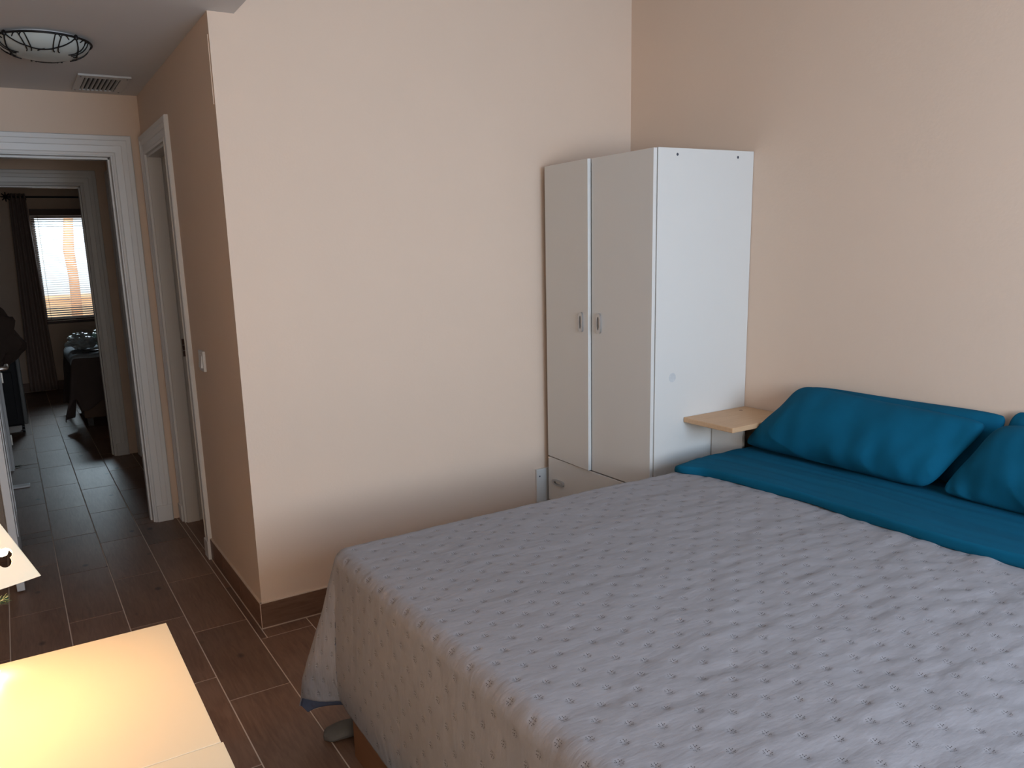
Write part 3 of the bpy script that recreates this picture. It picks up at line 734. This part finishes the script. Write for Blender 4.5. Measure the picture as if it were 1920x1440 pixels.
# grey slipper peeking out at the foot corner
mb = MB()
n = 16; rings = []
for k in range(n+1):
    u = k/n; x = 0.115 - 0.175*u; wd = 0.040*(math.sin(min(1, u*1.15 + .12)*PI*0.5)**0.5)*(1 if u < .85 else math.sqrt(max(0.02, 1-((u-.85)/.15)**2))); hh = 0.018 + 0.034*math.sin(u*PI)**0.8
    rings.append([mb.bm.verts.new((x, -0.945 + wd*math.cos(a) - 0.22*(x-.03), 0.001 + max(0, hh*(0.5 + 0.5*math.sin(a))*1.0))) for a in [2*PI*i/14 for i in range(14)]])
for A, B in zip(rings, rings[1:]):
    for i in range(14): mb.bm.faces.new((A[i], A[(i+1) % 14], B[(i+1) % 14], B[i]))
mb.bm.faces.new(rings[0]); mb.bm.faces.new(rings[-1][::-1])
sl = mb.build('slipper', slip_m, smooth=True, origin=(0.03, -0.95, 0)); tag(sl, 'grey felt slipper peeking out from behind the bed foot', 'slipper')

# ---------------------------------------------------------------- white cabinets used as a table (front left)
TZ = 0.70
def cabinet(name, label, x0, x1, y0, y1, z1):
    t = empty(name, ((x0+x1)/2, (y0+y1)/2, 0)); tag(t, label, 'cabinet', 'low white cabinets at the front left')
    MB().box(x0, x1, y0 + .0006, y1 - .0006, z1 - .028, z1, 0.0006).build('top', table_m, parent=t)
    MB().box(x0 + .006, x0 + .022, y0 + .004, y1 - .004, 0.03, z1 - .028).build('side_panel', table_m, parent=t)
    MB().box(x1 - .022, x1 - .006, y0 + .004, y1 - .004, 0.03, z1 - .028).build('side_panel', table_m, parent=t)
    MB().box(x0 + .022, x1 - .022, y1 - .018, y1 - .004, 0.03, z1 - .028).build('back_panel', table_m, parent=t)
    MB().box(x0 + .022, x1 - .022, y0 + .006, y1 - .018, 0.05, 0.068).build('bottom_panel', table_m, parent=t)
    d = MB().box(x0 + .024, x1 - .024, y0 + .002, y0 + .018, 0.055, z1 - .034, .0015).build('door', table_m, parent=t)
    for x in (x0 + .05, x1 - .05):
        for y in (y0 + .05, y1 - .05): MB().lathe([(0, 0), (.016, 0), (.016, .032), (0, .032)], (x, y, 0), 12).build('foot', black_m, parent=t)
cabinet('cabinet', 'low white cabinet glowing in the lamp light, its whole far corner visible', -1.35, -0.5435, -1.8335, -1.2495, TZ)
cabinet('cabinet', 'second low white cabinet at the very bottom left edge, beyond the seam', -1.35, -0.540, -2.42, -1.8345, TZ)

# table lamp with pierced pyramid shade
LC = Vector((-0.978, -1.50, 0)); RZ = 1.018
lamp = empty('table_lamp', (LC.x, LC.y, TZ)); tag(lamp, 'lit table lamp with a cream pyramid shade pierced by clover holes', 'lamp')
MB().lathe([(0, 0), (.060, 0), (.062, .008), (.050, .016), (.020, .026), (.013, .045), (.030, .075), (.040, .105), (.030, .140), (.012, .165), (.010, .235), (0, .235)], (LC.x, LC.y, TZ + .0005), 32).build('base', ceramic_m, parent=lamp, smooth=True)
MB().lathe([(0, -.026), (.018, -.02), (.026, 0), (.022, .018), (.012, .034), (0, .036)], (LC.x, LC.y, RZ + .035), 20).build('bulb', bulb_m, parent=lamp, smooth=True)
MB().lathe([(0, -.012), (.008, -.009), (.012, 0), (.008, .009), (0, .012)], (-0.853, -1.568, 1.068), 16).build('added_glow_globe', bulb_m, parent=lamp, smooth=True)  # extra glowing globe, added so the shade's holes look lit
MB().tube([(-0.853, -1.568, 1.078), (-0.88, -1.555, 1.13), (LC.x, LC.y, 1.16)], .002, 6).build('added_globe_wire', twig_m, parent=lamp)  # wire made up to carry the added globe
def shade_panel(hb, ht, H, holes):
    cu = bpy.data.curves.new('shade', 'CURVE'); cu.dimensions = '2D'; cu.fill_mode = 'BOTH'; cu.extrude = 0.0012
    def poly(pts):
        sp = cu.splines.new('POLY'); sp.points.add(len(pts)-1)
        for p, q in zip(sp.points, pts): p.co = (q[0], q[1], 0, 1)
        sp.use_cyclic_u = True
    n = 10
    poly([(-hb + 2*hb*k/n, -0.006*(1-(2*k/n-1)**2)) for k in range(n+1)] + [(ht, H), (-ht, H)])
    for (cx, cy, rr) in holes:
        pts = []
        for k in range(64):           # quatrefoil outline
            a = 2*PI*k/64; d = rr*1.02
            best = 0
            for j in range(4):
                aj = PI/2*j + 0.5; cxx, cyy = d*math.cos(aj), d*math.sin(aj)
                b_ = math.cos(a)*cxx + math.sin(a)*cyy; disc = b_*b_ - (d*d - rr*rr*0.98)
                if disc >= 0: best = max(best, b_ + math.sqrt(disc))
            best = max(best, rr*0.9)
            pts.append((cx + best*math.cos(a), cy + best*math.sin(a)))
        poly(pts)
    o = bpy.data.objects.new('t', cu); COL.objects.link(o)
    dg = bpy.context.evaluated_depsgraph_get(); dg.update()
    me = bpy.data.meshes.new_from_object(o.evaluated_get(dg)); bpy.data.objects.remove(o); return me
hb_, ht_, H_ = 0.150, 0.035, 0.30
hl = [(hb_ - .055, 0.052, .0106), (-hb_ + .062, 0.040, .0085), (0.0, 0.042, .0085), (0.03, 0.125, .0085), (-0.03, 0.125, .0085), (0, 0.21, .006)]
pme = shade_panel(hb_, ht_, H_, hl); pme.materials.append(shade_m)
tilt = math.asin((hb_-ht_)/H_)
rot0 = math.radians(14)
for k in range(4):
    o = bpy.data.objects.new('shade_panel', pme); COL.objects.link(o)
    Mx = Matrix.Translation((LC.x, LC.y, RZ)) @ Matrix.Rotation(rot0 + k*PI/2, 4, 'Z') @ Matrix.Translation((0, -hb_, 0)) @ Matrix.Rotation(PI/2 - tilt, 4, 'X')
    o.parent = lamp
    o.matrix_local = Matrix.Translation(-Vector((LC.x, LC.y, TZ))) @ Mx
MB().tube([(LC.x, LC.y, TZ + .23), (LC.x, LC.y, RZ + .012)], .009, 10).build('socket', black_m, parent=lamp)
ll = bpy.data.lights.new('lamp_bulb_light', 'POINT'); ll.energy = 8; ll.color = (1.0, 0.57, 0.26); ll.shadow_soft_size = 0.03
lo = bpy.data.objects.new('lamp_bulb_light', ll); COL.objects.link(lo); lo.location = (0, 0, RZ + .035 - TZ); lo.parent = lamp
lo.location = (0.045, -0.0, RZ + .03 - TZ)

# small glowing bulb at the back edge of the cabinet
t = empty('tea_light', (-0.916, -1.32, TZ)); tag(t, 'tiny glowing white bulb at the back edge of the cabinet', 'light bulb')
MB().lathe([(0, 0.004), (.010, .006), (.0145, .016), (.012, .027), (.005, .034), (0, .035)], (-0.916, -1.32, TZ), 16).build('glass_globe', bulb_m, parent=t, smooth=True)
MB().lathe([(0, 0), (.011, 0), (.011, .006), (0, .006)], (-0.916, -1.32, TZ), 16).build('bulb_foot', ceramic_m, parent=t)

# fir sprigs
def sprig(name, label, pts, rad, nl, n, pot=None):
    t = empty(name, pts[0]); tag(t, label, 'fir branch')
    mb = MB(); mb.tube(pts, rad, 6); mb.build('stem', twig_m, parent=t)
    mb = MB(); P = [Vector(p) for p in pts]
    for k in range(n):
        u = k/(n-1)*(len(P)-1); i = min(int(u), len(P)-2); f = u - i
        p = P[i].lerp(P[i+1], f); d = (P[i+1]-P[i]).normalized()
        a = k*2.4; side = d.cross(Vector((0, 0, 1))).normalized(); up = side.cross(d)
        dirn = (d*0.75 + (side*math.cos(a) + up*math.sin(a))*0.65).normalized()
        ln = nl*(0.7 + 0.5*random.random())
        e = p + dirn*ln; o1 = dirn.cross(d).normalized()*0.0011; o2 = dirn.cross(o1).normalized()*0.0011
        a_ = [mb.bm.verts.new(p + o1), mb.bm.verts.new(p + o2), mb.bm.verts.new(p - o1 - o2)]; tip = mb.bm.verts.new(e)
        mb.bm.faces.new(a_)
        for j in range(3): mb.bm.faces.new((a_[j], a_[(j+1) % 3], tip))
    o = mb.build('needles', fir_m, parent=t); o['kind'] = 'stuff'
    return t
sprig('fir_branch', 'dark green fir sprig tip under the lamp shade', [(-1.03, -1.72, TZ + .002), (-1.02, -1.70, .80), (-0.99, -1.66, .90), (-0.94, -1.62, .955), (-0.893, -1.60, .978), (-0.858, -1.60, .983)], [.004, .004, .0035, .003, .0025, .0015], .016, 260)
sprig('fir_branch', 'small green sprig lying on the corridor floor by the far doorway', [(-1.10, 3.86, .012), (-1.0, 3.845, .012), (-0.93, 3.835, .012), (-0.855, 3.86, .010)], .004, .03, 120)
# white flat foot on the corridor floor
t = empty('floor_foot', (-0.95, 3.19, 0)); tag(t, 'white flat metal stand foot on the corridor floor', 'stand foot')
MB().box(-1.30, -0.805, 3.165, 3.235, 0.0, 0.014, 0.004).build('foot_bar', wood_white, parent=t)
MB().tube([(-1.10, 3.20, .012), (-1.10, 3.20, 1.3)], .012, 10).build('upright', wood_white, parent=t)

# ---------------------------------------------------------------- far room
# window
w2 = empty('window_2', (0.05, 8.06, 0.86)); w2['kind'] = 'structure'
mb = MB(); a0, a1, b0, b1 = -0.40, 0.50, 0.86, 2.16
mb.box(a0, a0 + .04, 8.03, 8.09, b0, b1); mb.box(a1 - .04, a1, 8.03, 8.09, b0, b1); mb.box(a0 + .04, a1 - .04, 8.03, 8.09, b0, b0 + .04); mb.box(a0 + .04, a1 - .04, 8.03, 8.09, b1 - .04, b1)
mb.build('window_frame', wood_white, parent=w2)
MB().box(a0 + .04, a1 - .04, 8.057, 8.063, b0 + .04, b1 - .04).build('pane', glass_m, parent=w2)
MB().box(a0 - .02, a1 + .02, 7.955, 8.0, b0 - .03, b0, .004).build('window_sill', blind_m, parent=w2)
# blind
t = empty('window_blind', (0.05, 7.975, 2.2)); tag(t, 'brown venetian blind lowered over the bright far window', 'blind')
MB().box(-0.405, 0.505, 7.945, 7.995, 2.15, 2.225, .004).build('valance', blind_m, parent=t)
nsl = 46; zt_, zb_ = 2.135, 0.905
sm_ = bmesh.new()
Mr = Matrix.Rotation(math.radians(12), 4, 'X')
mb = MB(); mb.box(-0.40, 0.50, -.0125, .0125, -.0013, .0013, M=Mr)
s0 = mb.build('slat', blind_m, parent=t, origin=(0, 0, 0)); s0.location = Vector((0, 7.97, zt_)) - t.location
for k in range(1, nsl):
    o = s0.copy(); COL.objects.link(o); z = zt_ - (zt_-zb_)*k/(nsl-1)
    o.location = Vector((0, 7.97, z)) - t.location
for k in range(5):
    o = s0.copy(); COL.objects.link(o); o.location = Vector((0, 7.97, 2.14 - .013 - .0267*k)) - t.location
for k in range(5):
    o = s0.copy(); COL.objects.link(o); o.location = Vector((0, 7.97, 0.899 + .0137*2*k + .0137)) - t.location
MB().box(-0.40, 0.50, 7.955, 7.985, 0.872, 0.888, .003).build('bottom_rail', blind_m, parent=t)
for x in (-0.325, 0.42): MB().tube([(x, 7.955, 2.15), (x, 7.955, .88)], .0022, 6).build('cord', black_m, parent=t)
# curtain rod + curtain
t = empty('curtain_rod', (0, 7.86, 2.36)); tag(t, 'thin black curtain rod with a starry finial above the far window', 'curtain rod')
MB().tube([(-0.60, 7.86, 2.36), (0.75, 7.86, 2.36)], .011, 8).build('rod', black_m, parent=t)
mb = MB()
for k in range(8):
    a = k*PI/4; mb.tube([(-0.63, 7.86, 2.36), (-0.63 + .055*math.cos(a), 7.86, 2.36 + .055*math.sin(a))], [.012, .006], 6)
mb.build('finial', iron_m, parent=t)
for x in (-0.43, 0.68): MB().box(x - .012, x + .012, 7.85, 8.0, 2.325, 2.35).build('bracket', black_m, parent=t)
def curtain(xa0, xa1, xb0, xb1, z0, z1, folds, label, yc=7.86):
    nu, nv = 120, 20
    P = np.zeros((nu, nv, 3))
    for i in range(nu):
        u = i/(nu-1)
        for j in range(nv):
            v = j/(nv-1); x0 = xb0 + (xa0-xb0)*v; x1 = xb1 + (xa1-xb1)*v
            P[i, j] = (x0 + (x1-x0)*u, yc + 0.035*math.sin(u*folds*2*PI)*(0.7 + 0.3*v), z0 + (z1-z0)*v)
    o = grid_mesh('curtain', P, curtain_m, thick=0.003, origin=((xa0+xa1)/2, yc, z0)); tag(o, label, 'curtain'); return o
curtain(-0.60, -0.425, -0.665, -0.352, 0.02, 2.40, 4, 'mauve brown curtain hanging left of the far window')
# outside the far window
tag(MB().box(-4, 5, 12.4, 12.6, 0, 2.6).build('garden_wall', outwall_m), 'white outside wall seen through the far blind', 'wall')
mb = MB(); mb.tube([(0.105, 10.0, 0.0), (0.11, 10.0, 0.8), (0.125, 10.0, 1.35), (0.105, 10.0, 1.75), (0.165, 10.0, 2.3), (0.20, 10.0, 2.9)], [.085, .075, .068, .075, .06, .06], 12)
tag(mb.build('palm_trunk', mat('orange_brown_bark', (0.50, 0.25, 0.13), 0.85, noise=0.25, nscale=12, bump=0.4, bscale=30), smooth=True), 'orange sunlit trunk rising outside the far window', 'tree trunk')
mb = MB(); mb.box(-1.6, 1.8, 10.4, 10.55, 0, 1.03, .01); mb.box(-0.3, 1.8, 10.35, 10.6, 1.03, 1.09, .01)
tag(mb.build('low_wall', orange_m), 'low orange wall outside the far window', 'wall')
MB().box(-6, 7, 8.12, 13, -0.2, -0.12).build('outside_ground', ground_m, kind='structure').name = 'floor_outside'

# far bed with blanket
fx0, fy0, fz = -0.300, 5.18, 0.70
t = empty('spare_bed', (0.55, 5.7, 0)); tag(t, 'spare bed in the far room under a dark draped blanket', 'bed')
MB().box(fx0 + .03, 1.6, fy0 + .03, 6.15, 0.08, 0.36, .01).build('bed_base', mat('brown_bed_base', (0.13, 0.075, 0.05), 0.6, noise=.2), parent=t)
MB().box(fx0 + .03, 1.6, fy0 + .03, 6.15, 0.36, fz - .01, .04, 3).build('mattress', mattress_m, parent=t, smooth=True)
for x in (fx0 + .08, 1.5):
    for y in (fy0 + .08, 6.05): MB().box(x - .025, x + .025, y - .025, y + .025, 0, .08).build('leg', black_m, parent=t)
ns2, nt2 = 120, 110
s2 = np.linspace(fx0 - 0.60, 1.55, ns2)[:, None]*np.ones((1, nt2)); q2 = np.linspace(fy0 - .40, 6.3, nt2)[None, :]*np.ones((ns2, 1))
q2 = q2 - 0.14*np.exp(-((s2 - fx0 - .04)/.16)**2)*np.clip((fy0 - q2)/.4, 0, 1)
X, Y, Z, D = drape(s2, -q2, fx0 + .02, -(fy0 + .02), -6.17, fz, .05, .04, .22)
Y = -Y
hfo = fft_noise(ns2, nt2, 5, 12, 0, 77)*0.012*np.clip((D-.05)/.3, 0, 1)
X = X + hfo; Y = Y + hfo; Z = Z + 0.006*fft_noise(ns2, nt2, 6, 6, 0, 78)*np.clip(1-D/.1, 0, 1)
bl = grid_mesh('blanket', np.stack([X, Y, Z], -1), blanket_m, thick=.006)
tag(bl, 'dark grey brown blanket hanging to a point off the spare bed', 'blanket')
ns3, nt3 = 60, 60
s3 = np.linspace(fx0 - .10, 0.55, ns3)[:, None]*np.ones((1, nt3)); q3 = np.linspace(fy0 - .045, 6.0, nt3)[None, :]*np.ones((ns3, 1))
X, Y, Z, D = drape(s3, -q3, fx0 + .02, -(fy0 + .02), -6.17, fz + .014, .055, .03, .2)
tw = grid_mesh('towel', np.stack([X, -Y, Z + .004*fft_noise(ns3, nt3, 4, 4, 0, 79)], -1), blanket_top_m, thick=.006)
tag(tw, 'pale blue towel spread on top of the spare bed', 'towel')
def lump(name, m, c, rx, ry, rz, seed, amp, label, cat, cols=None):
    b = bmesh.new(); bmesh.ops.create_icosphere(b, subdivisions=4, radius=1.0)
    from mathutils import noise as N_
    for v in b.verts:
        d = v.co.normalized(); k = 1 + amp*N_.noise(d*2.2 + Vector((seed, 0, 0))) + amp*.5*N_.noise(d*5 + Vector((0, seed, 0))) - amp*.35*abs(N_.noise(d*8 + Vector((seed, seed, 0))))
        v.co = Vector((d.x*rx*k, d.y*ry*k, max(d.z*rz*k, -rz*.8)))
    zmin = min(v.co.z for v in b.verts)
    for v in b.verts: v.co += Vector(c) + Vector((0, 0, -zmin))
    mb = MB(); mb.add(b)
    o = mb.build(name, m, origin=c, smooth=True); return tag(o, label, cat)
lump('plastic_bag', bag_m, (-0.19, 5.60, fz + .028), .125, .13, .085, 3, .5, 'crumpled silver plastic bag lying at the near end of the spare bed', 'bag')
lump('plastic_bag', bag2_m, (0.06, 5.78, fz + .028), .13, .12, .095, 8, .45, 'green and white plastic bag beside the silver one on the spare bed', 'bag')
b = MB().box(-.105, .105, -.07, .07, 0, .004, M=Matrix.Translation((-0.06, 5.46, fz + .026)) @ Matrix.Rotation(.3, 4, 'Z')); tag(b.build('paper_sheet', paper_m, origin=(-0.06, 5.46, fz + .026)), 'white paper lying in front of the bags', 'paper')
b = MB().box(-0.205, -0.06, 5.27, 5.33, fz + .024, fz + .036, .004); tag(b.build('remote_control', black_m, origin=(-0.13, 5.30, fz + .024)), 'black remote control near the edge of the spare bed', 'remote control')

# suitcase with jacket
t = empty('suitcase', (-0.98, 5.38, 0)); tag(t, 'upright dark suitcase with grey edging on small wheels', 'suitcase')
MB().box(-1.22, -0.775, 5.28, 5.52, 0.075, 0.80, .03, 4).build('shell', case_m, parent=t, smooth=True)
MB().box(-0.785, -0.748, 5.285, 5.515, 0.085, 0.79, .012, 3).build('edge_trim', case_trim_m, parent=t, smooth=True)
MB().box(-1.17, -0.83, 5.262, 5.282, 0.14, 0.60, .01, 2).build('front_pocket', case_m, parent=t, smooth=True)
for x in (-1.17, -0.795):
    for y in (5.31, 5.49):
        MB().lathe([(0, -.012), (.026, -.012), (.028, 0), (.026, .012), (0, .012)], (x, y, .030), 16, 'X').build('wheel', black_m, parent=t, smooth=True)
MB().tube([(-1.06, 5.46, .79), (-1.06, 5.46, .90), (-1.03, 5.46, .925), (-0.80, 5.46, .925), (-0.765, 5.46, .90), (-0.765, 5.46, .79)], .010, 8).build('trolley_handle', black_m, parent=t, smooth=True)
tag(MB().box(-0.83, -0.755, 5.33, 5.40, .802, .885, .01, 2).build('pouch', case_trim_m, origin=(-.79, 5.42, .8)), 'small grey pouch on top of the dark suitcase', 'pouch')
lump('jacket', jacket_m, (-1.02, 5.09, 0.66), .30, .12, .33, 5, .28, 'brown padded jacket heaped over the dark suitcase', 'jacket')
